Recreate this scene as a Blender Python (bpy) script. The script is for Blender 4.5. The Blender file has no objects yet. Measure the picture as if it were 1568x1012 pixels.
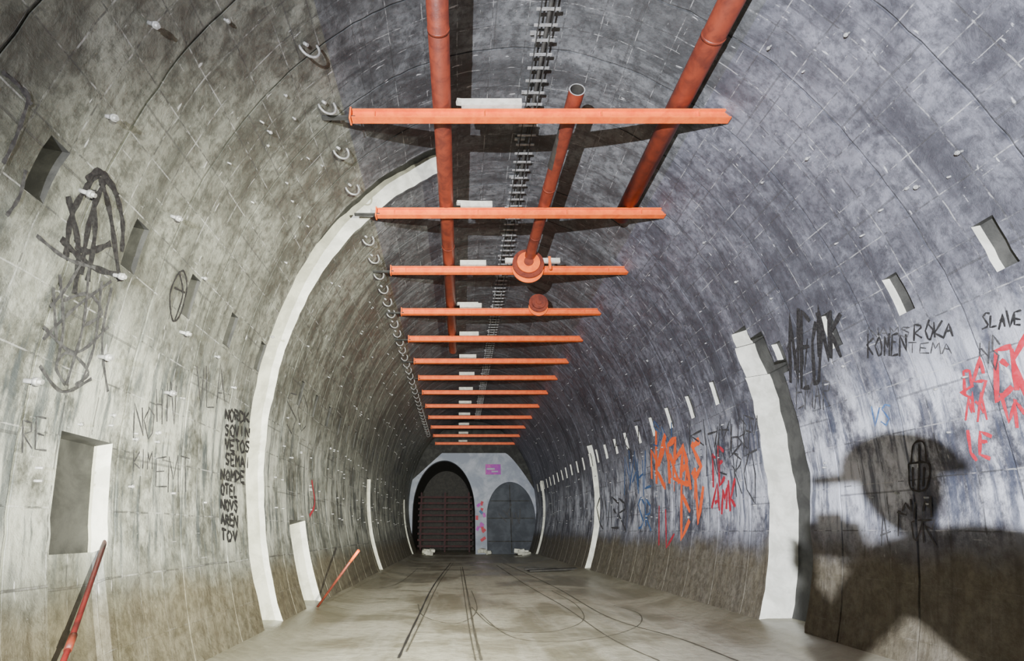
import bpy, bmesh, math, random
from mathutils import Vector, Matrix, noise
random.seed(7)
R=math.radians
# ------------------------------------------------------------------ bore shape and image-pixel projection
CX,CZ,AX,AZ=0.9,2.77,3.85,5.1      # tunnel bore (ellipse)
CAMZ=1.27
PITCH=math.atan(307/784); PC,PS=math.cos(PITCH),math.sin(PITCH)
def wp(y,t,d=0.0):
    return Vector((CX+(AX+d)*math.cos(t), y, CZ+(AZ+d)*math.sin(t)))
def wn(t):   # inward normal
    return Vector((-math.cos(t)/AX,0,-math.sin(t)/AZ)).normalized()
def relief(p): return .03*noise.noise(Vector((p.x*.5,p.y*.5,p.z*.5)))
def onwall(y,t,lift):
    p=wp(y,t); return p+wn(t)*(relief(p)+lift)
def px_to_wall(x,y):  # casts an image pixel through the camera onto the bore wall
    px=x-701; pz=(813-y)*PC
    a=(px/AX)**2+(pz/AZ)**2; c0=CX; c1=CZ-CAMZ
    b=-2*(px*c0/AX**2+pz*c1/AZ**2); c=(c0/AX)**2+(c1/AZ)**2-1
    q=(-b+math.sqrt(b*b-4*a*c))/(2*a)
    Z=pz*q; X=px*q; D=q*784-Z*PS
    return D/PC, math.atan2((Z+CAMZ-CZ)/AZ,(X-CX)/AX)%(2*math.pi)
def px_to_floor(x,y):  # casts an image pixel through the camera onto the floor plane
    q=CAMZ/((y-813)*PC)
    D=q*784+CAMZ*PS
    return (x-701)*q, D/PC
def tz(z,side):
    a=math.asin(max(-1,min(1,(z-CZ)/AZ)))
    return a if side=='R' else math.pi-a
# ------------------------------------------------------------------ materials
def newmat(name):
    m=bpy.data.materials.new(name); m.use_nodes=True
    nt=m.node_tree; nt.nodes.clear()
    o=nt.nodes.new('ShaderNodeOutputMaterial'); b=nt.nodes.new('ShaderNodeBsdfPrincipled')
    nt.links.new(b.outputs[0],o.inputs[0])
    return m,nt,b
class N:
    def __init__(s,nt): s.nt=nt
    def node(s,typ,ins=None,**kw):
        n=s.nt.nodes.new(typ)
        for k,v in kw.items(): setattr(n,k,v)
        for k,v in (ins or {}).items():
            if isinstance(v,bpy.types.NodeSocket): s.nt.links.new(v,n.inputs[k])
            else: n.inputs[k].default_value=v
        return n
    def math(s,op,a,b=0.0,c=0.0,clamp=False):
        n=s.node('ShaderNodeMath',{0:a,1:b,2:c},operation=op,use_clamp=clamp); return n.outputs[0]
    def mr(s,v,a,b,c=0.0,d=1.0,smooth=True):
        n=s.node('ShaderNodeMapRange',{0:v,1:a,2:b,3:c,4:d},interpolation_type='SMOOTHSTEP' if smooth else 'LINEAR'); return n.outputs[0]
    def mix(s,f,a,b,bt='MIX'):
        n=s.nt.nodes.new('ShaderNodeMix'); n.data_type='RGBA'; n.blend_type=bt
        for i,v in ((0,f),(6,a),(7,b)):
            if isinstance(v,bpy.types.NodeSocket): s.nt.links.new(v,n.inputs[i])
            else: n.inputs[i].default_value=v if i==0 else (*v,1)
        return n.outputs[2]
    def noise(s,vec,scale,detail=5,rough=.6,dist=0):
        n=s.node('ShaderNodeTexNoise',{'Vector':vec,'Scale':scale,'Detail':detail,'Roughness':rough,'Distortion':dist}); return n.outputs[0]
    def mapping(s,vec,scale=(1,1,1),loc=(0,0,0)):
        return s.node('ShaderNodeMapping',{0:vec,1:loc,3:scale}).outputs[0]

def lining(name,dark,light,mudz,wash):
    m,nt,b=newmat(name); g=N(nt)
    uv=g.node('ShaderNodeUVMap').outputs[0]
    pos=g.node('ShaderNodeNewGeometry').outputs['Position']
    z=g.node('ShaderNodeSeparateXYZ',{0:pos}).outputs[2]
    n1=g.noise(pos,.55,8,.65,.5); n2=g.noise(pos,9,8,.75); n3=g.noise(pos,2.6,7,.68,.5)
    streak=g.noise(g.mapping(uv,(7,.45,1)),1.0,6,.7)
    n4=g.noise(g.mapping(uv,(1.6,.35,1)),.9,6,.6,.4)
    col=g.mix(g.mr(n1,.40,.60),dark,light)
    col=g.mix(g.mr(n3,.42,.66,0,.6),col,tuple(c*1.45 for c in light))
    col=g.mix(g.mr(n2,.36,.58,.65,0),col,tuple(c*.35 for c in dark))
    col=g.mix(g.mr(streak,.50,.66,0,.65),col,tuple(c*.4 for c in dark))
    col=g.mix(g.mr(n4,.49,.64,0,.7),col,tuple(c*.5 for c in dark))
    sx=g.node('ShaderNodeSeparateXYZ',{0:uv})
    vec=g.node('ShaderNodeCombineXYZ',{0:sx.outputs[1],1:g.math('SUBTRACT',sx.outputs[0],.225)}).outputs[0]
    wob=g.node('ShaderNodeTexNoise',{'Vector':uv,'Scale':1.5,'Detail':3})
    vec=g.node('ShaderNodeVectorMath',{0:vec,1:g.node('ShaderNodeVectorMath',{0:wob.outputs[1],1:(.03,.015,0)},operation='MULTIPLY').outputs[0]},operation='ADD').outputs[0]
    def brick(w,h,mo,off=.5):
        n=g.node('ShaderNodeTexBrick',{'Vector':vec,'Scale':1.0,'Mortar Size':mo,'Mortar Smooth':.1,'Brick Width':w,'Row Height':h,
          'Color1':(0,0,0,1),'Color2':(1,1,1,1),'Mortar':(.5,.5,.5,1)},offset=off); return n.outputs[1],n.outputs[0]
    big,_=brick(1.9,1.05,.010); fine,tone=brick(.50,.35,.007,0.0); fine2,_=brick(.25,.525,.004,.3)
    tn=g.node('ShaderNodeSeparateXYZ',{0:tone}).outputs[0]
    col=g.mix(g.mr(tn,0,1,.25,0,False),col,tuple(c*.5 for c in dark))      # block to block tone
    dm=g.noise(pos,4.3,4,.7); dm2=g.noise(g.mapping(pos,(1,1,1),(9,3,4)),4.1,5,.7)
    lightdash=g.math('MAXIMUM',g.math('MULTIPLY',fine,g.mr(dm,.50,.60,.12,1)),g.math('MULTIPLY',fine2,g.mr(dm2,.58,.62)))
    darkdash=g.math('MULTIPLY',fine,g.mr(dm,.50,.43))
    band=g.math('MULTIPLY',g.mr(z,mudz-.1,mudz+.5),g.mr(z,3.7,2.3))
    wn_=g.math('MULTIPLY',band,g.mr(g.noise(g.mapping(uv,(1.1,.6,1)),1.3,8,.75),.42,.58))
    col=g.mix(g.math('MULTIPLY',wn_,wash[3]),col,wash[:3])
    drip=g.math('MULTIPLY',g.mr(g.noise(g.mapping(uv,(9,.8,1)),1.0,5,.65),.47,.62),g.math('MULTIPLY',band,.8))
    col=g.mix(drip,col,(dark[0]*.6,dark[1]*.7,dark[2]*.9))
    col=g.mix(g.math('MULTIPLY',lightdash,.42),col,(.5,.5,.49))
    speck=g.mr(g.noise(g.mapping(uv,(14,3.5,1)),1.0,3,.5),.69,.73)
    col=g.mix(g.math('MULTIPLY',speck,.6),col,(.6,.6,.6))
    col=g.mix(g.math('MULTIPLY',darkdash,.65),col,(.03,.03,.03))
    col=g.mix(g.math('MULTIPLY',big,.5),col,(.05,.05,.05))
    zz=g.math('ADD',z,g.math('MULTIPLY',g.math('SUBTRACT',g.noise(pos,1.4,6,.6),.5),.7))
    mud=g.mix(g.mr(n2,.35,.65),(.088,.075,.045),(.165,.145,.095))
    mud=g.mix(g.mr(streak,.45,.75,0,.7),mud,(.055,.045,.03))
    col=g.mix(g.mr(zz,mudz+.2,mudz-.2,0,.82),col,mud)
    nt.links.new(col,b.inputs['Base Color'])
    nt.links.new(g.mr(n3,.35,.65,.42,.68),b.inputs['Roughness']); b.inputs['Specular IOR Level'].default_value=.4
    h=g.math('ADD',g.math('MULTIPLY',n2,.4),g.math('MULTIPLY',big,-1.2))
    h=g.math('ADD',h,g.math('ADD',g.math('MULTIPLY',fine,-.5),g.math('ADD',g.math('MULTIPLY',n3,.9),g.math('MULTIPLY',tn,.25))))
    bp=g.node('ShaderNodeBump',{'Height':h,'Strength':.7,'Distance':.04})
    nt.links.new(bp.outputs[0],b.inputs['Normal'])
    return m
def plain(name,c1,c2,scale=4,rough=.7,bump=.3,metal=0,dist=.01):
    m,nt,b=newmat(name); g=N(nt)
    pos=g.node('ShaderNodeTexCoord').outputs['Object']
    n=g.noise(pos,scale,7,.65,.4)
    col=g.mix(g.mr(n,.38,.66),c1,c2)
    nt.links.new(col,b.inputs['Base Color'])
    b.inputs['Roughness'].default_value=rough; b.inputs['Metallic'].default_value=metal
    bp=g.node('ShaderNodeBump',{'Height':g.noise(pos,scale*5,6,.7),'Strength':bump,'Distance':dist})
    nt.links.new(bp.outputs[0],b.inputs['Normal'])
    return m
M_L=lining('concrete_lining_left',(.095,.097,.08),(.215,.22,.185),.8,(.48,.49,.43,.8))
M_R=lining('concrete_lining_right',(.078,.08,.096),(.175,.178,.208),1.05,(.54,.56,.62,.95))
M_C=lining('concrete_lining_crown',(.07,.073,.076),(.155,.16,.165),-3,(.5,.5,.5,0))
M_PALE=plain('pale_concrete_and_lit_jamb',(.52,.52,.44),(.74,.74,.64),3,.75,.4)  # pale tone paints light onto far jambs of recesses; also plain rubble
M_SLOT=plain('dark_recess_shade_and_fittings',(.022,.022,.02),(.05,.05,.045),3,.85,.5)  # dark tone paints shade into slots and grooves; also used for dark fittings
M_OR=plain('orange_primer',(.88,.155,.018),(.72,.10,.012),6,.5,.2)
M_RUST=plain('red_oxide_paint',(.19,.035,.016),(.10,.02,.012),5,.45,.3)
M_WOOD=plain('pale_timber',(.62,.60,.52),(.45,.43,.36),8,.8,.3)
M_STEEL=plain('dusty_steel',(.26,.26,.25),(.42,.42,.41),14,.5,.2,.2)
M_BLACK=plain('black_spray_paint',(.010,.010,.011),(.03,.03,.03),30,.6,.1)
M_RED=plain('red_spray_paint',(.40,.012,.03),(.46,.04,.06),20,.6,.1)
M_ORP=plain('orange_spray_paint',(.95,.10,.012),(.85,.18,.06),20,.6,.1)
M_BLUE=plain('blue_spray_paint',(.03,.08,.22),(.08,.16,.3),20,.6,.1)
M_PUR=plain('purple_spray_paint',(.30,.03,.36),(.5,.09,.34),5,.6,.1)
M_GREY=plain('grey_spray_paint',(.03,.03,.032),(.075,.075,.075),20,.6,.1)
M_WHITE=plain('bulkhead_plaster',(.27,.30,.36),(.44,.46,.52),1.2,.8,.3)
M_DOOR=plain('blue_grey_panel',(.028,.034,.045),(.06,.07,.085),1.5,.7,.4)
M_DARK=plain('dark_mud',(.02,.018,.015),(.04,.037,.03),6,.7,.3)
M_TRACK=plain('track_mud',(.08,.073,.05),(.14,.13,.09),9,.7,.3)
M_SLAT=plain('red_barrier_paint',(.05,.004,.006),(.02,.003,.004),5,.7,.2)
M_POLE=plain('red_pole_paint',(.16,.012,.01),(.06,.008,.007),8,.5,.2)
def floor_mat():
    m,nt,b=newmat('muddy_invert'); g=N(nt)
    pos=g.node('ShaderNodeNewGeometry').outputs['Position']
    n1=g.noise(pos,.5,8,.6,.6); n2=g.noise(pos,7,8,.7); n3=g.noise(g.mapping(pos,(2.5,.25,1)),1,6,.6)
    col=g.mix(g.mr(n1,.40,.60),(.30,.28,.195),(.56,.54,.42))
    col=g.mix(g.mr(n3,.45,.7,0,.6),col,(.66,.64,.53))
    col=g.mix(g.mr(n2,.3,.6,.4,0),col,(.20,.18,.12))
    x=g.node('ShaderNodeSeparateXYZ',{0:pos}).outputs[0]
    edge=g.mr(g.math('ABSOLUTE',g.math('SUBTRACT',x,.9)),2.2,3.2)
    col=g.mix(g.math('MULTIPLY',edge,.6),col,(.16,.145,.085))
    nt.links.new(col,b.inputs['Base Color'])
    nt.links.new(g.mr(n1,.4,.6,.30,.62),b.inputs['Roughness'])
    bp=g.node('ShaderNodeBump',{'Height':g.math('ADD',n2,g.math('MULTIPLY',n3,1.5)),'Strength':.35,'Distance':.03})
    nt.links.new(bp.outputs[0],b.inputs['Normal'])
    return m
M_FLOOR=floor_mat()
# ------------------------------------------------------------------ mesh builder
class MB:
    def __init__(s): s.v=[];s.f=[];s.m=[];s.sm=[];s.mats=[]
    def mi(s,mat):
        if mat not in s.mats: s.mats.append(mat)
        return s.mats.index(mat)
    def face(s,pts,mat,smooth=False):
        i=len(s.v); s.v+= [tuple(p) for p in pts]; s.f.append(tuple(range(i,i+len(pts)))); s.m.append(s.mi(mat)); s.sm.append(smooth)
    def box(s,c,size,mat,rot=None):
        c=Vector(c); h=[x/2 for x in size]; M=rot or Matrix.Identity(3)
        P=[c+M@Vector((a*h[0],b*h[1],d*h[2])) for a in(-1,1) for b in(-1,1) for d in(-1,1)]
        i=len(s.v); s.v+=[tuple(p) for p in P]
        for f in((0,1,3,2),(4,6,7,5),(0,4,5,1),(2,3,7,6),(0,2,6,4),(1,5,7,3)):
            s.f.append(tuple(i+k for k in f)); s.m.append(s.mi(mat)); s.sm.append(False)
    def tube(s,pts,r,mat,seg=14,caps=True):
        pts=[Vector(p) for p in pts]; i0=len(s.v); n=len(pts); up=None
        for k,p in enumerate(pts):
            t=(pts[min(k+1,n-1)]-pts[max(k-1,0)]).normalized()
            if up is None: up=Vector((0,0,1)) if abs(t.z)<.9 else Vector((1,0,0))
            a=t.cross(up).normalized(); bb=a.cross(t).normalized(); up=bb
            for j in range(seg):
                an=2*math.pi*j/seg; s.v.append(tuple(p+a*math.cos(an)*r+bb*math.sin(an)*r))
        for k in range(n-1):
            for j in range(seg):
                a0=i0+k*seg+j; a1=i0+k*seg+(j+1)%seg
                s.f.append((a0,a1,a1+seg,a0+seg)); s.m.append(s.mi(mat)); s.sm.append(True)
        if caps:
            s.f.append(tuple(i0+j for j in range(seg))[::-1]); s.m.append(s.mi(mat)); s.sm.append(False)
            s.f.append(tuple(i0+(n-1)*seg+j for j in range(seg))); s.m.append(s.mi(mat)); s.sm.append(False)
    def prism(s,prof,p0,p1,ax,ay,mat):
        p0=Vector(p0);p1=Vector(p1); n=len(prof); i=len(s.v)
        for p in(p0,p1):
            for u,v in prof: s.v.append(tuple(p+ax*u+ay*v))
        for j in range(n):
            k=(j+1)%n; s.f.append((i+j,i+k,i+n+k,i+n+j)); s.m.append(s.mi(mat)); s.sm.append(False)
        s.f.append(tuple(range(i,i+n))[::-1]); s.m.append(s.mi(mat)); s.sm.append(False)
        s.f.append(tuple(range(i+n,i+2*n))); s.m.append(s.mi(mat)); s.sm.append(False)
    def obj(s,name,parent=None,recalc=True,bevel=0,origin=True):
        me=bpy.data.meshes.new(name); off=Vector((0,0,0))
        if origin and s.v:
            lo=Vector([min(v[k] for v in s.v) for k in range(3)]); hi=Vector([max(v[k] for v in s.v) for k in range(3)]); off=(lo+hi)/2
        me.from_pydata([tuple(Vector(v)-off) for v in s.v],[],s.f)
        for m in s.mats: me.materials.append(m)
        me.polygons.foreach_set('material_index',s.m); me.polygons.foreach_set('use_smooth',s.sm)
        if recalc:
            bm=bmesh.new(); bm.from_mesh(me); bmesh.ops.recalc_face_normals(bm,faces=bm.faces); bm.to_mesh(me); bm.free()
        me.update(); o=bpy.data.objects.new(name,me); bpy.context.collection.objects.link(o); o.location=off
        if parent: o.parent=parent
        if bevel:
            b=o.modifiers.new('bevel','BEVEL'); b.width=bevel; b.segments=2; b.limit_method='ANGLE'
        return o
# ------------------------------------------------------------------ tunnel lining
Y0,Y1=-7.0,33.0
T0=tz(-.12,'R'); T1=tz(-.12,'L')
feats=[]  # y0,y1,tlo,thi,depth,cavity
def feat(side,y0,y1,z0,z1,d,shade_code=1):
    a,b=tz(z0,side),tz(z1,side); feats.append((y0,y1,min(a,b),max(a,b),d,shade_code))
for k in range(-10,28):
    yj=4.425+1.05*k
    if Y0<yj<Y1-.3 and abs(yj-7.575)>.1: feats.append((yj-.012,yj+.012,T0-1,T1+1,.02,0))
for k in range(-3,27):
    yc=3.9+1.05*k
    if abs(yc-8.1)<.3: continue
    w=.09+.02*random.random()
    feat('R',yc-w,yc+w,3.38+.04*random.random(),3.84,.09 if k<4 else .07,1)
    feat('L',yc+.08-w,yc+.08+w,3.40+.04*random.random(),3.86,.22,3)
feats.append((7.25,7.98,R(107),T1+1,.42,1))
feats.append((7.1,8.10,T0-1,tz(3.6,'R'),.42,1))
feats.append((7.25,8.06,T0-1,tz(4.1,'R'),.36,1))
feats.append((7.55,8.0,T0-1,tz(4.32,'R'),.3,1))
feat('L',17.3,18.0,-.1,2.9,.45); feat('R',17.9,18.6,-.1,4.1,.5)
feat('R',29.3,30.0,-.1,3.9,.4); feat('L',29.3,30.0,-.1,2.9,.4)
feat('L',9.15,10.1,-.1,1.45,.5)      # low niche
feat('L',3.74,4.34,-.1,1.25,.11,2)     # near niche
feat('L',3.74,4.34,1.15,1.95,.15,1)
ys=set(); ts=set()
for f in feats:
    ys|={round(f[0],4),round(f[1],4)}
    for t in f[2:4]:
        if T0<t<T1: ts.add(round(t,4))
ys|={Y0,Y1}; ts|={T0,T1,R(50),R(130)}
def fill(s,step,tol):
    s=sorted(s); out=[s[0]]
    for v in s[1:]:
        if v-out[-1]<tol: continue
        n=max(1,math.ceil((v-out[-1])/step)); a=out[-1]
        for i in range(1,n+1): out.append(a+(v-a)*i/n)
    return out
ys=fill(ys,.3,.004); ts=fill(ts,R(2),.002)
arc=[0]
for i in range(1,len(ts)): arc.append(arc[-1]+(wp(0,ts[i])-wp(0,ts[i-1])).length)
ny,nt_=len(ys)-1,len(ts)-1
dep=[[0]*nt_ for _ in range(ny)]; fr=[[0]*nt_ for _ in range(ny)]
for (a,b,c,d,dd,ff) in feats:
    for i in range(ny):
        ym=(ys[i]+ys[i+1])/2
        if not a<ym<b: continue
        for j in range(nt_):
            tm=(ts[j]+ts[j+1])/2
            if c<tm<d and dd>dep[i][j]: dep[i][j]=dd; fr[i][j]=ff
def warp(i,j):
    y=ys[i]; t=ts[j]
    if y<=Y0+.01 or y>=Y1-.01: return y
    k=1.6 if (7<y<8.3 or 17<y<19) else .6
    return y+k*(.03*noise.noise(Vector((y*.8,t*9,3)))+.025*noise.noise(Vector((y*.8,t*30,8))))
def P(i,j,d):
    p=wp(warp(i,j),ts[j],d)
    return p+wn(ts[j])*relief(wp(ys[i],ts[j]))
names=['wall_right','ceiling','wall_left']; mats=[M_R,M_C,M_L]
grp=[dict(v=[],f=[],m=[],uv=[],idx={}) for _ in range(3)]
def grpof(j):
    tm=(ts[j]+ts[j+1])/2
    return 0 if tm<R(50) else (1 if tm<R(130) else 2)
def vadd(g,key,p,uv):
    if key in g['idx']: return g['idx'][key]
    g['v'].append(tuple(p)); g['uv'].append(uv); g['idx'][key]=len(g['v'])-1; return g['idx'][key]
for i in range(ny):
    for j in range(nt_):
        g=grp[grpof(j)]; d=dep[i][j]
        ids=[vadd(g,(a,b,d),P(a,b,d),(ys[a],arc[b])) for a,b in((i,j),(i,j+1),(i+1,j+1),(i+1,j))]
        g['f'].append(ids); g['m'].append((0 if fr[i][j]==2 else 2) if d>=.05 else 0)  # recess floors painted dark as shade
        for (i2,j2,e) in((i+1,j,((i+1,j),(i+1,j+1))),(i,j+1,((i,j+1),(i+1,j+1)))):
            if i2>=ny or j2>=nt_: continue
            d2=dep[i2][j2]
            if d2==d: continue
            ids=[]
            for (a,b),dd in((e[0],d),(e[1],d),(e[1],d2),(e[0],d2)):
                ids.append(vadd(g,('s',i,j,i2,j2,a,b,dd),P(a,b,dd),(ys[a]+dd,arc[b])))
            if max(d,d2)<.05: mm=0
            elif i2>i and d>d2: mm={1:1,3:2,2:0}.get(fr[i][j],0)      # far jamb painted pale as if lit
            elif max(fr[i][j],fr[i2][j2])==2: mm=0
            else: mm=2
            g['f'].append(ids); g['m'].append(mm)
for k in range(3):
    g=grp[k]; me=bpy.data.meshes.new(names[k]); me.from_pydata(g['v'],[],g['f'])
    for m_ in(mats[k],M_PALE,M_SLOT): me.materials.append(m_)
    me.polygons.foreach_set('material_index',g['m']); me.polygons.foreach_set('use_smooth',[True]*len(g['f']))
    ul=me.uv_layers.new(name='UVMap')
    for l in me.loops: ul.data[l.index].uv=g['uv'][l.vertex_index]
    o=bpy.data.objects.new(names[k],me); bpy.context.collection.objects.link(o)
mb=MB(); pts=[wp(Y0,t,.1) for t in ts[::4]]+[wp(Y0,ts[-1],.1)]
mb.face(pts,M_DARK); mb.obj('unseen_back_cap')  # unseen dark cap added behind the viewpoint, shuts out ambient light and bounce
# floor
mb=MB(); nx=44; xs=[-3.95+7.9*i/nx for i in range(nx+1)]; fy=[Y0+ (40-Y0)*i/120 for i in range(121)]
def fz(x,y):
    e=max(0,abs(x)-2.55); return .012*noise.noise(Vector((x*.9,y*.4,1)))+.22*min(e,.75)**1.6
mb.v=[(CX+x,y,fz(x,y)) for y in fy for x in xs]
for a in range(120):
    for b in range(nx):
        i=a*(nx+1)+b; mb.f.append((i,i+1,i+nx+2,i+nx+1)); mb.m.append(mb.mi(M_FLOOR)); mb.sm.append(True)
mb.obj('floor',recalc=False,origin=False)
# ------------------------------------------------------------------ end bulkhead
YE=32.9
def arch(x,c,h,zs,rise):
    u=(x-c)/h
    return None if abs(u)>=1 else zs+rise*math.sqrt(1-u*u)
A1=(-.85,1.9,2.4,3.0); A2=(3.22,1.48,2.0,2.1)
mb=MB(); n=150; X0,X1=CX-AX-.1,CX+AX+.1
edges=sorted(set([X0+(X1-X0)*i/n for i in range(n+1)]+[A1[0]-A1[1],A1[0]+A1[1],A2[0]-A2[1],A2[0]+A2[1]]))
for a,b in zip(edges,edges[1:]):
    m=(a+b)/2
    def lo(x):
        if A1[0]-A1[1]<m<A1[0]+A1[1]: return arch(x,*A1) or A1[2]
        if A2[0]-A2[1]<m<A2[0]+A2[1]: return arch(x,*A2) or A2[2]
        return -.1
    la,lb=lo(a),lo(b)
    top=lambda x: max(.5,min(5.85, 5.85-1.1*max(0,x-3.0)**1.3, 5.85-.9*max(0,-1.0-x)))
    ta,tb=max(la,top(a)),max(lb,top(b))
    mb.face([(a,YE,la),(b,YE,lb),(b,YE,tb),(a,YE,ta)],M_WHITE)
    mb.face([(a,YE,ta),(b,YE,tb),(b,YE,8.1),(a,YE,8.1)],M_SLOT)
    if la>0 or lb>0: mb.face([(a,YE,la),(b,YE,lb),(b,YE+.5,lb),(a,YE+.5,la)],M_WHITE)
for A in(A1,A2):
    for sx_ in(-1,1):
        x=A[0]+sx_*A[1]; mb.face([(x,YE,-.1),(x,YE+.5,-.1),(x,YE+.5,A[2]),(x,YE,A[2])],M_WHITE)
mb.obj('wall_end',recalc=False,origin=False)
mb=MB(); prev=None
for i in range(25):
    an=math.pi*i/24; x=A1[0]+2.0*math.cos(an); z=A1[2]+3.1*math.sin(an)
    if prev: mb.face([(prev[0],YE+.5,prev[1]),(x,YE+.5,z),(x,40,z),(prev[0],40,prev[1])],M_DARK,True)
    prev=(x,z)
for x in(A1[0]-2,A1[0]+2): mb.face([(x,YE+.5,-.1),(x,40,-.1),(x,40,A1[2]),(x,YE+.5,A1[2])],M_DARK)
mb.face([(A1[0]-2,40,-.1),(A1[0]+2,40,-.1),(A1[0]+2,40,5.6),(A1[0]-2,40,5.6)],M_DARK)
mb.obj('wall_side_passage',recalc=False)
mb=MB()
for i in range(9): mb.box((A1[0],36.2,.35+i*.38),(3.6,.05,.12),M_SLAT)
for x in(-1.6,0,1.6): mb.box((A1[0]+x,36.27,1.85),(.1,.1,3.7),M_SLAT)
mb.obj('slatted_barrier')
mb=MB(); prof=[]
for i in range(25):
    an=math.pi*i/24; prof.append((A2[0]+(A2[1]+.02)*math.cos(an),A2[2]+(A2[3]+.02)*math.sin(an)))
prof=[(A2[0]+A2[1]+.02,0)]+prof+[(A2[0]-A2[1]-.02,0)]
mb.prism(prof,(0,YE+.3,0),(0,YE+.38,0),Vector((1,0,0)),Vector((0,0,1)),M_DOOR)
mb.box((A2[0],YE+.27,2.0),(.05,.04,3.9),M_SLOT)
for zz in(.7,2.0,3.0): mb.box((A2[0],YE+.27,zz),(2.4 if zz>2.5 else 2.8,.04,.05),M_SLOT)
mb.obj('door_1')
mb=MB()
for (x,y) in((-1.75,31.6),(-1.5,31.9),(1.6,32.2),(3.5,31.6),(3.7,31.2)):
    for k in range(4):
        mb.box((x+random.uniform(-.2,.2),y+random.uniform(-.2,.2),.09+.05*k),(random.uniform(.2,.4),random.uniform(.2,.4),random.uniform(.12,.22)),M_PALE,Matrix.Rotation(random.uniform(0,3),3,'Z')@Matrix.Rotation(random.uniform(-.3,.3),3,'X'))
mb.obj('concrete_rubble',bevel=.02)
# ------------------------------------------------------------------ steel beams
BD=[.987,1.41,1.80,2.21,2.58,2.96,3.33,3.72,4.15,4.60,5.07,5.56,6.10]
BY=[d*5/PC for d in BD]; BZ=6.42
h,w,t=.075,.055,.010
IP=[(-w,-h),(w,-h),(w,-h+2*t),(t,-h+2*t),(t,h-2*t),(w,h-2*t),(w,h),(-w,h),(-w,h-2*t),(-t,h-2*t),(-t,-h+2*t),(-w,-h+2*t)]
for k,y in enumerate(BY):
    mb=MB(); zc=BZ+random.uniform(-.015,.015)
    mb.prism(IP,(-1.40,y,zc),(3.60,y,zc),Vector((0,1,0)),Vector((0,0,1)),M_OR)
    for x in(-1.1,.35,1.9,3.2): mb.box((x,y,zc),(.012,.10,.13),M_OR)
    mb.box((-1.58,y,zc-.03),(.44,.06,.03),M_SLOT)
    mb.box((-1.42,y,zc),(.02,.13,.19),M_OR)
    mb.obj('steel_beam')
PZ=BZ+.08
mb=MB()
for k,y in enumerate(BY):
    L=.8 if k==0 else .55
    mb.box((.05+L/2,y+.02,PZ+.075),(L,.2,.11),M_WOOD)
    if k in(0,1,3): mb.box((.25,y+.05,PZ+.17),(.55,.07,.06),M_WOOD,Matrix.Rotation(.25,3,'Z')@Matrix.Rotation(-.12,3,'Y'))
mb.obj('timber_packing')
# ------------------------------------------------------------------ pipes
def pipe(x0,x1,y0,y1,r,z,openend=False,collars=()):
    mb=MB(); mb.tube([(x0,y0,z),((x0+x1)/2,(y0+y1)/2,z),(x1,y1,z)],r,M_RUST,24,caps=not openend)
    if openend:
        mb.tube([(x0,y0,z),(x1,y0+1.5,z)],r*.86,M_DARK,24,caps=False)
        for j in range(24):
            a=2*math.pi*j/24;b=2*math.pi*(j+1)/24
            mb.face([(x0+r*math.cos(a),y0,z+r*math.sin(a)),(x0+r*math.cos(b),y0,z+r*math.sin(b)),(x0+.86*r*math.cos(b),y0,z+.86*r*math.sin(b)),(x0+.86*r*math.cos(a),y0,z+.86*r*math.sin(a))],M_STEEL)
        mb.tube([(x1,y1-.02,z),(x1,y1,z)],r,M_RUST,24)
    for yc in collars:
        x=x0+(x1-x0)*(yc-y0)/(y1-y0)
        mb.tube([(x,yc-.02,z),(x,yc+.02,z)],r*1.04,M_RUST,24)
    return mb
pipe(-.24,-.155,1.2,15.4,.125,PZ+.125,collars=(4.2,9.0)).obj('steel_pipe')
pipe(2.96,3.0,1.0,8.0,.14,PZ+.14,collars=(4.3,)).obj('steel_pipe')
pipe(1.55,1.5,5.05,9.6,.105,PZ+.105,openend=True,collars=(7.1,8.6)).obj('steel_pipe')
def valve(x,y,z,r,bracket):
    mb=MB()
    mb.tube([(x,y-.16,z),(x,y-.11,z)],r,M_RUST,32); mb.tube([(x,y-.22,z),(x,y-.16,z)],r*.72,M_OR if bracket else M_RUST,32)
    mb.tube([(x,y-.25,z),(x,y-.22,z)],r*.3,M_RUST,16)
    mb.tube([(x,y-.07,z-.07),(x,y-.03,z-.07)],r*1.0,M_OR,32)
    mb.tube([(x,y-.2,z),(x,y+.3,z+.03)],r*.5,M_RUST,20)
    mb.tube([(x,y,z),(x,y,PZ+.2)],r*.3,M_RUST,14)
    for j in range(10):
        a=2*math.pi*j/10; mb.tube([(x+r*.86*math.cos(a),y-.18,z+r*.86*math.sin(a)),(x+r*.86*math.cos(a),y-.1,z+r*.86*math.sin(a))],.016,M_RUST,6)
    if bracket:
        mb.box((x+.1,y-.1,PZ+.06),(1.15,.06,.1),M_WOOD); mb.box((x+.45,y-.14,PZ-.02),(.05,.04,.3),M_OR)
    mb.obj('pipe_valve')
valve(1.47,BY[2]-.08,6.47,.33,True)
valve(2.02,BY[3]-.05,6.58,.24,False)
# ------------------------------------------------------------------ cable ladder on crown
mb=MB(); xl=1.17
def crown(x): return CZ+AZ*math.sqrt(1-((x-CX)/AX)**2)
zc=crown(xl)-.22
for s_ in(-.08,.10): mb.box((xl+s_,16,zc),(.015,31,.03),M_SLOT)
y=.8
while y<31.5:
    mb.box((xl+.02,y,zc),(.32,.035,.02),M_STEEL); y+=.23
y=1.0
while y<31:
    for s_ in(-.08,.10): mb.box((xl+s_,y,zc+.10),(.025,.03,.2),M_STEEL)
    mb.box((xl-.0,y,zc+.18),(.30,.05,.03),M_STEEL); y+=1.05
mb.tube([(xl+.05,.8,zc+.035),(xl+.03,16,zc+.035),(xl+.05,31,zc+.035)],.03,M_DARK,8)
mb.obj('cable_ladder')
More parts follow.
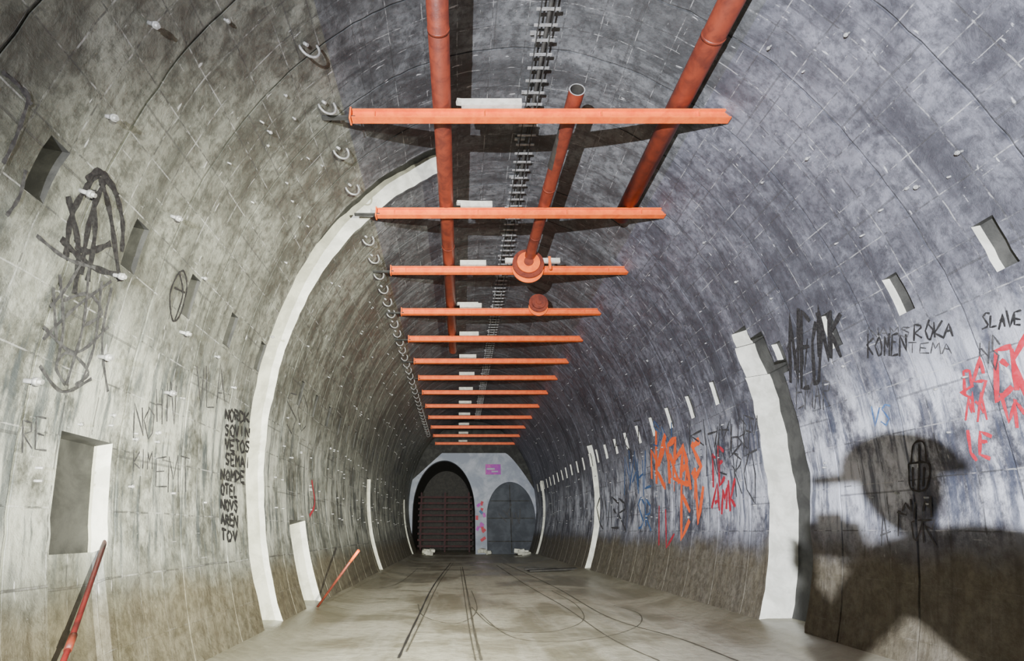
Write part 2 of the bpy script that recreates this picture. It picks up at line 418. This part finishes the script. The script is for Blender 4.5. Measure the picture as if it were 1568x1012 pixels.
# ------------------------------------------------------------------ cable hooks on left haunch
mb=MB(); y=1.7; th=tz(6.46,'L')
while y<30:
    p=wp(y,th); nrm=wn(th)
    if not 7.1<y<8.1:
        c=p+nrm*.09+Vector((0,0,-.02)); pts=[]
        for i in range(12):
            a=R(130+i*19); pts.append(c+(Vector((0,0,1))*math.sin(a)+Vector((-.8,-.6,0))*math.cos(a))*.12)
        mb.tube(pts,.015,M_STEEL,8)
        mb.tube([p-nrm*.02,p+nrm*.06],.02,M_STEEL,8)
    y+=.70 if y>7 else .85
mb.obj('cable_hooks')
mb=MB()
def peg(y,t,L=.1,r=.02,droop=.0,head=True):
    n_=wn(t); p=onwall(y,t,0); d=(n_+Vector((0,random.uniform(-.3,.3),-droop))).normalized()
    mb.tube([p-n_*.03,p+d*L],r,M_STEEL,8)
    if head: mb.tube([p+d*L*.55,p+d*L*.8],r*1.7,M_STEEL,8)
for (x,y_) in[(228,35),(345,30),(163,178),(120,290),(170,420),(148,545),(35,582),(275,507),(250,600),(355,592),(410,200),(262,330),(330,545),(415,515),(445,700),(310,425),(1408,285),(1180,70),(1080,370),(1300,50),(1475,230),(1240,240),(1130,430)]:
    yy,tt=px_to_wall(x,y_); peg(yy,tt,.12 if x<300 else .07,.018 if x<300 else .012,.2)
for i in range(420):
    side=random.random()<.55
    yy=4.425+1.05*random.randint(-1,24)+random.choice((.18,.52,.88)); z=random.choice((1.6,2.1,2.6,3.1,4.4,5.0,5.6,6.1))+random.uniform(-.08,.08)
    if 7.0<yy<8.3: continue
    peg(yy,tz(z,'L' if side else 'R'),random.uniform(.03,.06),.010,.3,random.random()<.4)
mb.obj('anchor_pins')
# ------------------------------------------------------------------ graffiti
def ribbon(mb,pts3,nrms,w,mat):
    n=len(pts3); L=[];Rr=[]
    for k in range(n):
        t=(pts3[min(k+1,n-1)]-pts3[max(k-1,0)])
        if t.length<1e-6: t=Vector((0,1,0))
        s_=nrms[k].cross(t.normalized()).normalized()*w/2*(1+.25*math.sin(k*1.7))
        L.append(pts3[k]+s_); Rr.append(pts3[k]-s_)
    for k in range(n-1): mb.face([L[k],L[k+1],Rr[k+1],Rr[k]],mat)
def smoothpoly(P_,n=6):
    out=[]
    for k in range(len(P_)-1):
        p0=P_[max(k-1,0)];p1=P_[k];p2=P_[k+1];p3=P_[min(k+2,len(P_)-1)]
        for i in range(n):
            u=i/n
            out.append(tuple(.5*((2*b)+(-a+c)*u+(2*a-5*b+4*c-d)*u*u+(-a+3*b-3*c+d)*u**3) for a,b,c,d in zip(p0,p1,p2,p3)))
    out.append(tuple(P_[-1])); return out
def wall_stroke(mb,yt,w,mat,sm=True):
    lift=.008+.006*random.random()
    if sm: yt=smoothpoly(yt)
    ribbon(mb,[onwall(y,t,lift) for y,t in yt],[wn(t) for y,t in yt],w,mat)
def pxstroke(mb,P_,w,mat): wall_stroke(mb,[px_to_wall(*p) for p in P_],w,mat)
FONT={'A':[[(0,0),(.5,1),(1,0)],[(.2,.4),(.8,.4)]],'E':[[(1,1),(0,1),(0,0),(1,0)],[(0,.5),(.8,.5)]],'R':[[(0,0),(0,1),(.9,.85),(.8,.55),(0,.5),(1,0)]],
'K':[[(0,0),(0,1)],[(1,1),(0,.45),(1,0)]],'S':[[(1,.9),(.4,1),(.05,.75),(.9,.35),(.6,0),(0,.1)]],'O':[[(.5,1),(0,.6),(.3,0),(.8,.05),(1,.6),(.5,1)]],
'N':[[(0,0),(0,1),(1,0),(1,1)]],'T':[[(.5,0),(.5,1)],[(0,1),(1,1)]],'M':[[(0,0),(.1,1),(.5,.4),(.9,1),(1,0)]],'I':[[(.5,0),(.5,1)]],
'L':[[(0,1),(0,0),(.9,0)]],'V':[[(0,1),(.5,0),(1,1)]],'H':[[(0,0),(0,1)],[(1,0),(1,1)],[(0,.5),(1,.5)]],'D':[[(0,0),(0,1),(.9,.7),(.9,.3),(0,0)]]}
def text(mb,s_,x0,y0,x1,y1,w,mat,slope=0,jit=.1,drip=False):
    """word painted on the wall; its box is in image pixels, projected through the camera onto the lining"""
    cw=(x1-x0)/len(s_)
    for k,ch in enumerate(s_):
        if ch not in FONT: continue
        for st in FONT[ch]:
            pts=[]
            for (u,v) in st:
                u+=random.uniform(-jit,jit); v+=random.uniform(-jit,jit)
                pts.append((x0+(k+u*.8)*cw, y1+(y0-y1)*v+slope*(k+u)*cw))
            dense=[]
            for a,b in zip(pts,pts[1:]):
                for i in range(3): dense.append((a[0]+(b[0]-a[0])*i/3,a[1]+(b[1]-a[1])*i/3))
            dense.append(pts[-1])
            wall_stroke(mb,[px_to_wall(*p) for p in dense],w,mat,False)
        if drip:
            xx=x0+(k+random.random()*.8)*cw
            pxstroke(mb,[(xx,y1),(xx,y1+random.uniform(8,30))],w*.25,mat)
g=MB()
for s_ in([(95,395),(105,330),(130,285),(152,265),(172,290),(184,340),(182,385)],[(118,420),(135,330),(158,275)],[(150,270),(165,330),(178,430)],
 [(88,365),(130,405),(172,420)],[(110,375),(130,385),(165,372)],[(100,300),(115,380),(108,450)],[(128,275),(150,262),(176,300)],[(140,290),(140,360),(128,430)]): pxstroke(g,s_,.05,M_BLACK)
for s_ in([(70,470),(95,440),(120,400)],[(60,520),(110,470),(165,430)],[(85,420),(90,500),(80,560)],[(130,410),(120,500),(95,590)],[(150,430),(140,520),(120,585)],
 [(95,590),(80,560),(100,540),(130,570),(110,590)],[(60,500),(110,540),(160,500)],[(75,440),(80,520)],[(55,560),(90,600),(135,580)],[(165,440),(150,520),(160,600)],[(90,460),(130,450),(150,480),(120,500)],
 [(0,110),(25,130),(45,160)],[(0,250),(20,210),(40,150),(30,135)],[(5,330),(25,300),(35,260)],[(50,360),(95,395),(140,410)]): pxstroke(g,s_,.026,M_GREY)
for s_ in([(270,420),(258,450),(262,490),(275,480),(285,440),(280,415),(270,420)],[(272,415),(278,450),(265,490)],[(265,440),(282,448)]): pxstroke(g,s_,.022,M_BLACK)
for i,s_ in enumerate(['NORDK','SOVIN','VETOS','SEMAI','NOMDE','OTEL','NOVS','AREN','TOV']):
    x0=343-(0 if i<4 else 8); text(g,s_,x0,626+i*23,x0+(40 if i<5 else 28),643+i*23,.034,M_BLACK,.12)
text(g,'HIV',235,590,270,650,.014,M_GREY); text(g,'VLA',300,560,345,620,.016,M_GREY); text(g,'SO',440,600,475,660,.02,M_GREY); text(g,'EMT',235,700,290,750,.012,M_GREY)
text(g,'RE',30,640,70,690,.012,M_GREY); text(g,'NO',200,620,235,670,.014,M_GREY); text(g,'KIM',200,690,232,720,.012,M_GREY)
pxstroke(g,[(478,735),(482,770),(474,790)],.06,M_RED)
g.obj('graffiti',recalc=False)
g=MB()
text(g,'NEO',1212,480,1262,585,.055,M_BLACK,.1); text(g,'NK',1255,470,1292,550,.055,M_BLACK,.1); text(g,'SKV',1208,520,1240,570,.025,M_BLACK)
text(g,'EMAR',1222,580,1275,625,.02,M_GREY)
text(g,'KOMEN',1328,514,1390,546,.022,M_BLACK,-.1,.15); text(g,'ROKA',1400,494,1462,520,.02,M_BLACK,-.05,.15); text(g,'SLAVE',1505,482,1568,504,.016,M_BLACK,-.1,.15)
text(g,'NAMS',1330,500,1395,516,.012,M_GREY); text(g,'TEMA',1390,525,1460,541,.012,M_GREY)
text(g,'VS',1335,620,1365,650,.018,M_BLUE)
text(g,'RS',1474,560,1512,615,.028,M_RED,0,.25); text(g,'EK',1530,520,1580,600,.042,M_RED,0,.25); text(g,'LE',1484,662,1522,698,.03,M_RED,0,.25); text(g,'VN',1535,605,1580,650,.026,M_RED,0,.25)
text(g,'MA',1480,600,1515,640,.018,M_RED,0,.25); text(g,'HS',1500,520,1535,560,.014,M_GREY,0,.2)
text(g,'KRAS',1008,672,1076,738,.12,M_ORP,.02,.2,True); text(g,'EV',1045,735,1078,812,.10,M_ORP,0,.25); text(g,'MO',1000,690,1060,742,.09,M_ORP,0,.25)
text(g,'TE',1088,690,1112,740,.06,M_RED,0,.25); text(g,'AMK',1092,740,1130,780,.06,M_RED,0,.25); text(g,'IL',1005,780,1035,830,.06,M_RED,0,.25)
text(g,'NAHL',955,700,1000,750,.05,M_BLUE,0,.25); text(g,'SR',978,765,1000,810,.06,M_BLUE); text(g,'MLE',1100,640,1160,690,.03,M_GREY,0,.25); text(g,'OVER',915,760,960,805,.06,M_GREY,0,.25)
text(g,'KH',1060,650,1100,690,.035,M_GREY,0,.25); text(g,'NES',1085,670,1135,720,.03,M_GREY,0,.25); text(g,'RM',1130,640,1165,690,.025,M_GREY); text(g,'SN',1000,650,1030,680,.035,M_BLUE,0,.25)
text(g,'AKT',940,650,985,690,.035,M_GREY,0,.25); text(g,'RO',1125,700,1160,760,.03,M_GREY,0,.25)
text(g,'ATOR',1350,790,1440,830,.016,M_GREY,0,.25); text(g,'NIM',1385,765,1430,790,.02,M_GREY,0,.3)
for s_ in([(1392,710),(1395,745),(1408,752),(1420,745),(1422,710),(1392,710)],[(1396,710),(1400,680),(1415,678),(1419,708)],[(1407,680),(1407,750)],[(1399,715),(1400,745)],[(1415,715),(1414,745)]): pxstroke(g,s_,.02,M_BLACK)
g.obj('graffiti',recalc=False)
mb=MB()
mb.box((2.2,YE-.02,4.85),(.95,.02,.62),M_PUR)
mb.box((2.05,YE-.035,4.88),(.5,.02,.1),M_WHITE); mb.box((2.3,YE-.035,4.72),(.4,.02,.08),M_WHITE)
for i in range(14): mb.box((1.4+random.uniform(-.25,.2),YE-.02-.002*i,random.uniform(.8,3.0)),(.16,.01,.25),random.choice((M_RED,M_BLUE,M_PUR)),Matrix.Rotation(random.uniform(-1,1),3,'Y'))
for i in range(6):
    mb.box((3.2+random.uniform(-.7,.7),YE+.225-.003*i,2.3+random.uniform(-.4,.4)),(.06,.01,.7),M_BLACK,Matrix.Rotation(random.uniform(-1,1),3,'Y'))
mb.obj('bulkhead_mural')
# ------------------------------------------------------------------ floor tracks
mb=MB()
def ftrack(P_,w,mat=M_TRACK):
    q=smoothpoly([px_to_floor(*p) for p in P_],10)
    ribbon(mb,[Vector((x,y,fz(x-CX,y)+.008)) for x,y in q],[Vector((0,0,1))]*len(q),w,mat)
ftrack([(610,1010),(640,945),(665,895),(690,862)],.028,M_DARK)
ftrack([(622,1000),(648,945),(672,893),(694,862)],.016)
ftrack([(737,1012),(725,960),(715,905),(708,868)],.028)
ftrack([(728,1012),(718,960),(710,905),(705,868)],.014)
ftrack([(1130,1012),(1040,978),(930,945),(860,905),(810,880),(770,862)],.028)
ftrack([(1010,1012),(930,975),(865,930),(800,892),(760,865)],.02)
ftrack([(640,925),(650,945),(700,955),(730,935),(722,905)],.015)
ftrack([(722,930),(760,962),(840,968),(893,950),(880,925),(845,905)],.015)
ftrack([(735,940),(790,978),(900,980),(975,960),(978,940),(940,928)],.015)
ftrack([(505,915),(560,905),(610,893),(640,870)],.015)
mb.obj('tyre_tracks',recalc=False)
mb=MB()
mb.box((3.2,19.0,.06),(1.7,.3,.05),M_DARK,Matrix.Rotation(.15,3,'Z')@Matrix.Rotation(-.03,3,'Y')); mb.box((2.9,19.4,.055),(1.2,.16,.05),M_DARK,Matrix.Rotation(-.1,3,'Z'))
mb.obj('dark_floor_pieces',bevel=.01)  # flat dark pieces lying on the floor
mb=MB()
mb.tube([(-2.1,3.0,.03),(-2.42,3.68,.58),(-2.80,4.4,1.22)],.018,M_POLE,10); mb.tube([(-2.42,3.68,.58),(-2.46,3.76,.65)],.024,M_RUST,10)
mb.obj('red_pole')
mb=MB()
mb.tube([(-2.33,9.5,.08),(-1.62,9.0,.96)],.02,M_RUST,10); mb.tube([(-1.74,9.085,.81),(-1.60,8.99,.98)],.024,M_OR,10)
mb.obj('orange_stick')
# ------------------------------------------------------------------ photographer (stands behind the viewpoint)
M_COAT=plain('dark_jacket',(.03,.035,.05),(.05,.055,.07),12,.85,.3)
M_JEAN=plain('work_trousers',(.05,.06,.09),(.08,.09,.12),15,.9,.3)
M_SKIN=plain('skin',(.55,.33,.24),(.60,.37,.28),20,.5,.1)
M_HAT=plain('helmet_shell',(.75,.55,.05),(.8,.6,.08),3,.35,.05)
M_CAMB=plain('camera_body',(.015,.015,.015),(.03,.03,.03),30,.5,.2)
ph=bpy.data.objects.new('photographer',None); bpy.context.collection.objects.link(ph)
def skin(name,verts,edges,rads,root,mat,sub=2):
    me=bpy.data.meshes.new(name); me.from_pydata(verts,edges,[]); o=bpy.data.objects.new(name,me); bpy.context.collection.objects.link(o)
    me.materials.append(mat); o.parent=ph
    md=o.modifiers.new('skin','SKIN'); md.use_smooth_shade=True
    if not me.skin_vertices: me.skin_vertices.new()
    for i,r in enumerate(rads):
        r=(r,r) if not isinstance(r,tuple) else r
        me.skin_vertices[0].data[i].radius=r; me.skin_vertices[0].data[i].use_root=(i==root)
    s_=o.modifiers.new('sub','SUBSURF'); s_.levels=sub; s_.render_levels=sub
    return o
c=.05
skin('jacket',[(c,-.85,.82),(c,-.76,.98),(c,-.62,1.12),(c,-.52,1.23),(c,-.46,1.30),
 (c-.18,-.51,1.2),(c-.27,-.33,.99),(-.10,-.14,1.14),(c+.18,-.51,1.2),(c+.27,-.33,.99),(.10,-.14,1.14)],
 [(0,1),(1,2),(2,3),(3,4),(3,5),(5,6),(6,7),(3,8),(8,9),(9,10)],[(.16,.12),(.16,.12),(.18,.13),(.13,.1),.065,.075,.055,.036,.075,.055,.036],0,M_COAT)
skin('trousers',[(c,-.86,.84),(c-.1,-.84,.76),(c-.14,-.45,.50),(c-.14,-.75,.10),(c+.1,-.84,.76),(c+.14,-.45,.50),(c+.14,-.75,.10)],
 [(0,1),(1,2),(2,3),(0,4),(4,5),(5,6)],[(.15,.12),.11,.075,.055,.11,.075,.055],0,M_JEAN)
for s_,nm in((-1,'boot_l'),(1,'boot_r')):
    skin(nm,[(c+s_*.14,-.76,.14),(c+s_*.14,-.77,.055),(c+s_*.15,-.66,.05),(c+s_*.155,-.55,.042)],[(0,1),(1,2),(2,3)],[.055,.055,.05,.04],0,M_CAMB)
    wx=s_*.10
    hv=[(wx,-.15,1.14),(s_*.095,-.13,1.18),(s_*.09,-.12,1.22)]; he=[(0,1),(1,2)]; hr=[.026,(.034,.02),(.038,.02)]
    for k,(dz,L) in enumerate(((.035,.9),(.012,1.0),(-.010,.93),(-.030,.75))):
        b=len(hv); hv+=[(s_*.088,-.10,1.225+dz),(s_*.082,-.10+.04*L,1.228+dz),(s_*.055,-.10+.05*L,1.228+dz)]; he+=[(2,b),(b,b+1),(b+1,b+2)]; hr+=[.010,.009,.008]
    b=len(hv); hv+=[(s_*.085,-.15,1.22),(s_*.06,-.165,1.25)]; he+=[(1,b),(b,b+1)]; hr+=[.012,.010]
    skin('hand_l' if s_<0 else 'hand_r',hv,he,hr,0,M_SKIN)
def blob(name,c0,sz,mat,parent,fn=None):
    bm=bmesh.new(); bmesh.ops.create_uvsphere(bm,u_segments=28,v_segments=20,radius=1)
    for v in bm.verts:
        p=v.co.copy()
        if fn: p=fn(p)
        v.co=Vector((p.x*sz[0],p.y*sz[1],p.z*sz[2]))+Vector(c0)
    for f in bm.faces: f.smooth=True
    me=bpy.data.meshes.new(name); bm.to_mesh(me); bm.free(); me.materials.append(mat)
    o=bpy.data.objects.new(name,me); bpy.context.collection.objects.link(o); o.parent=parent; return o
def headf(p):
    k=1-.28*max(0,-p.z)*1; q=Vector((p.x*k,p.y*(k if p.y<0 else 1),p.z))
    if p.y>.6 and abs(p.x)<.22 and -.35<p.z<.1: q.y+=.22*(1-abs(p.x)/.22)
    if p.y>.6 and abs(p.x)>.25 and 0<p.z<.2: q.y-=.06
    return q
blob('head',(c,-.38,1.40),(.078,.098,.118),M_SKIN,ph,headf)
for s_ in(-1,1):
    blob('ear',(c+s_*.08,-.385,1.40),(.012,.02,.032),M_SKIN,ph); blob('eye',(c+s_*.03,-.294,1.41),(.012,.008,.009),M_WHITE,ph)
blob('mouth',(c,-.292,1.335),(.024,.008,.006),M_RED,ph)
blob('hard_hat',(c,-.39,1.445),(.115,.14,.10),M_HAT,ph,lambda p:Vector((p.x,p.y,max(p.z,-.05))))
mb=MB(); mb.prism([(.12*math.cos(a),.15*math.sin(a)+(.12 if math.sin(a)>.2 else 0)) for a in [2*math.pi*i/28 for i in range(28)]],(c,-.39,1.428),(c,-.39,1.447),Vector((1,0,0)),Vector((0,1,0)),M_HAT)
mb.obj('hat_brim',parent=ph,origin=False)
mb=MB(); mb.box((0,-.15,1.27),(.14,.06,.10),M_CAMB); mb.box((0,-.15,1.33),(.06,.055,.03),M_CAMB); mb.tube([(0,-.125,1.265),(0,-.06,1.265)],.036,M_CAMB,24)
mb.obj('handheld_camera',bevel=.008,parent=ph,origin=False)
# ------------------------------------------------------------------ lights
def spot(name,loc,target,e,col,size,blend,rad):
    l=bpy.data.lights.new(name,'SPOT'); l.energy=e; l.color=col; l.spot_size=R(size); l.spot_blend=blend; l.shadow_soft_size=rad
    o=bpy.data.objects.new(name,l); bpy.context.collection.objects.link(o); o.location=loc
    o.rotation_euler=(Vector(target)-Vector(loc)).to_track_quat('-Z','Y').to_euler(); return o
spot('flashlight_cool',(-1.5,-2.4,1.3),(2.9,6.2,3.2),17500,(.90,.92,1.0),100,1.0,.018)
spot('flashlight_warm',(1.9,-1.5,1.2),(-2.6,8.6,2.9),17500,(1.0,.995,.82),60,1.0,.02)
spot('added_fill_beam',(-.3,-1.8,1.92),(0.5,9.5,1.0),15000,(1.0,1.0,.88),38,1.0,.03)  # fill spot added to brighten the floor and deeper bore
w=bpy.data.worlds.new('world'); bpy.context.scene.world=w; w.use_nodes=True
w.node_tree.nodes['Background'].inputs[0].default_value=(.02,.02,.025,1)
# ------------------------------------------------------------------ camera
cd=bpy.data.cameras.new('camera'); cam=bpy.data.objects.new('camera',cd); bpy.context.collection.objects.link(cam)
cam.location=(0,0,CAMZ); cam.rotation_euler=(math.pi/2+PITCH,0,0)
cd.sensor_width=36; cd.lens=18; cd.shift_x=83/1568; cd.clip_start=.01
bpy.context.scene.camera=cam
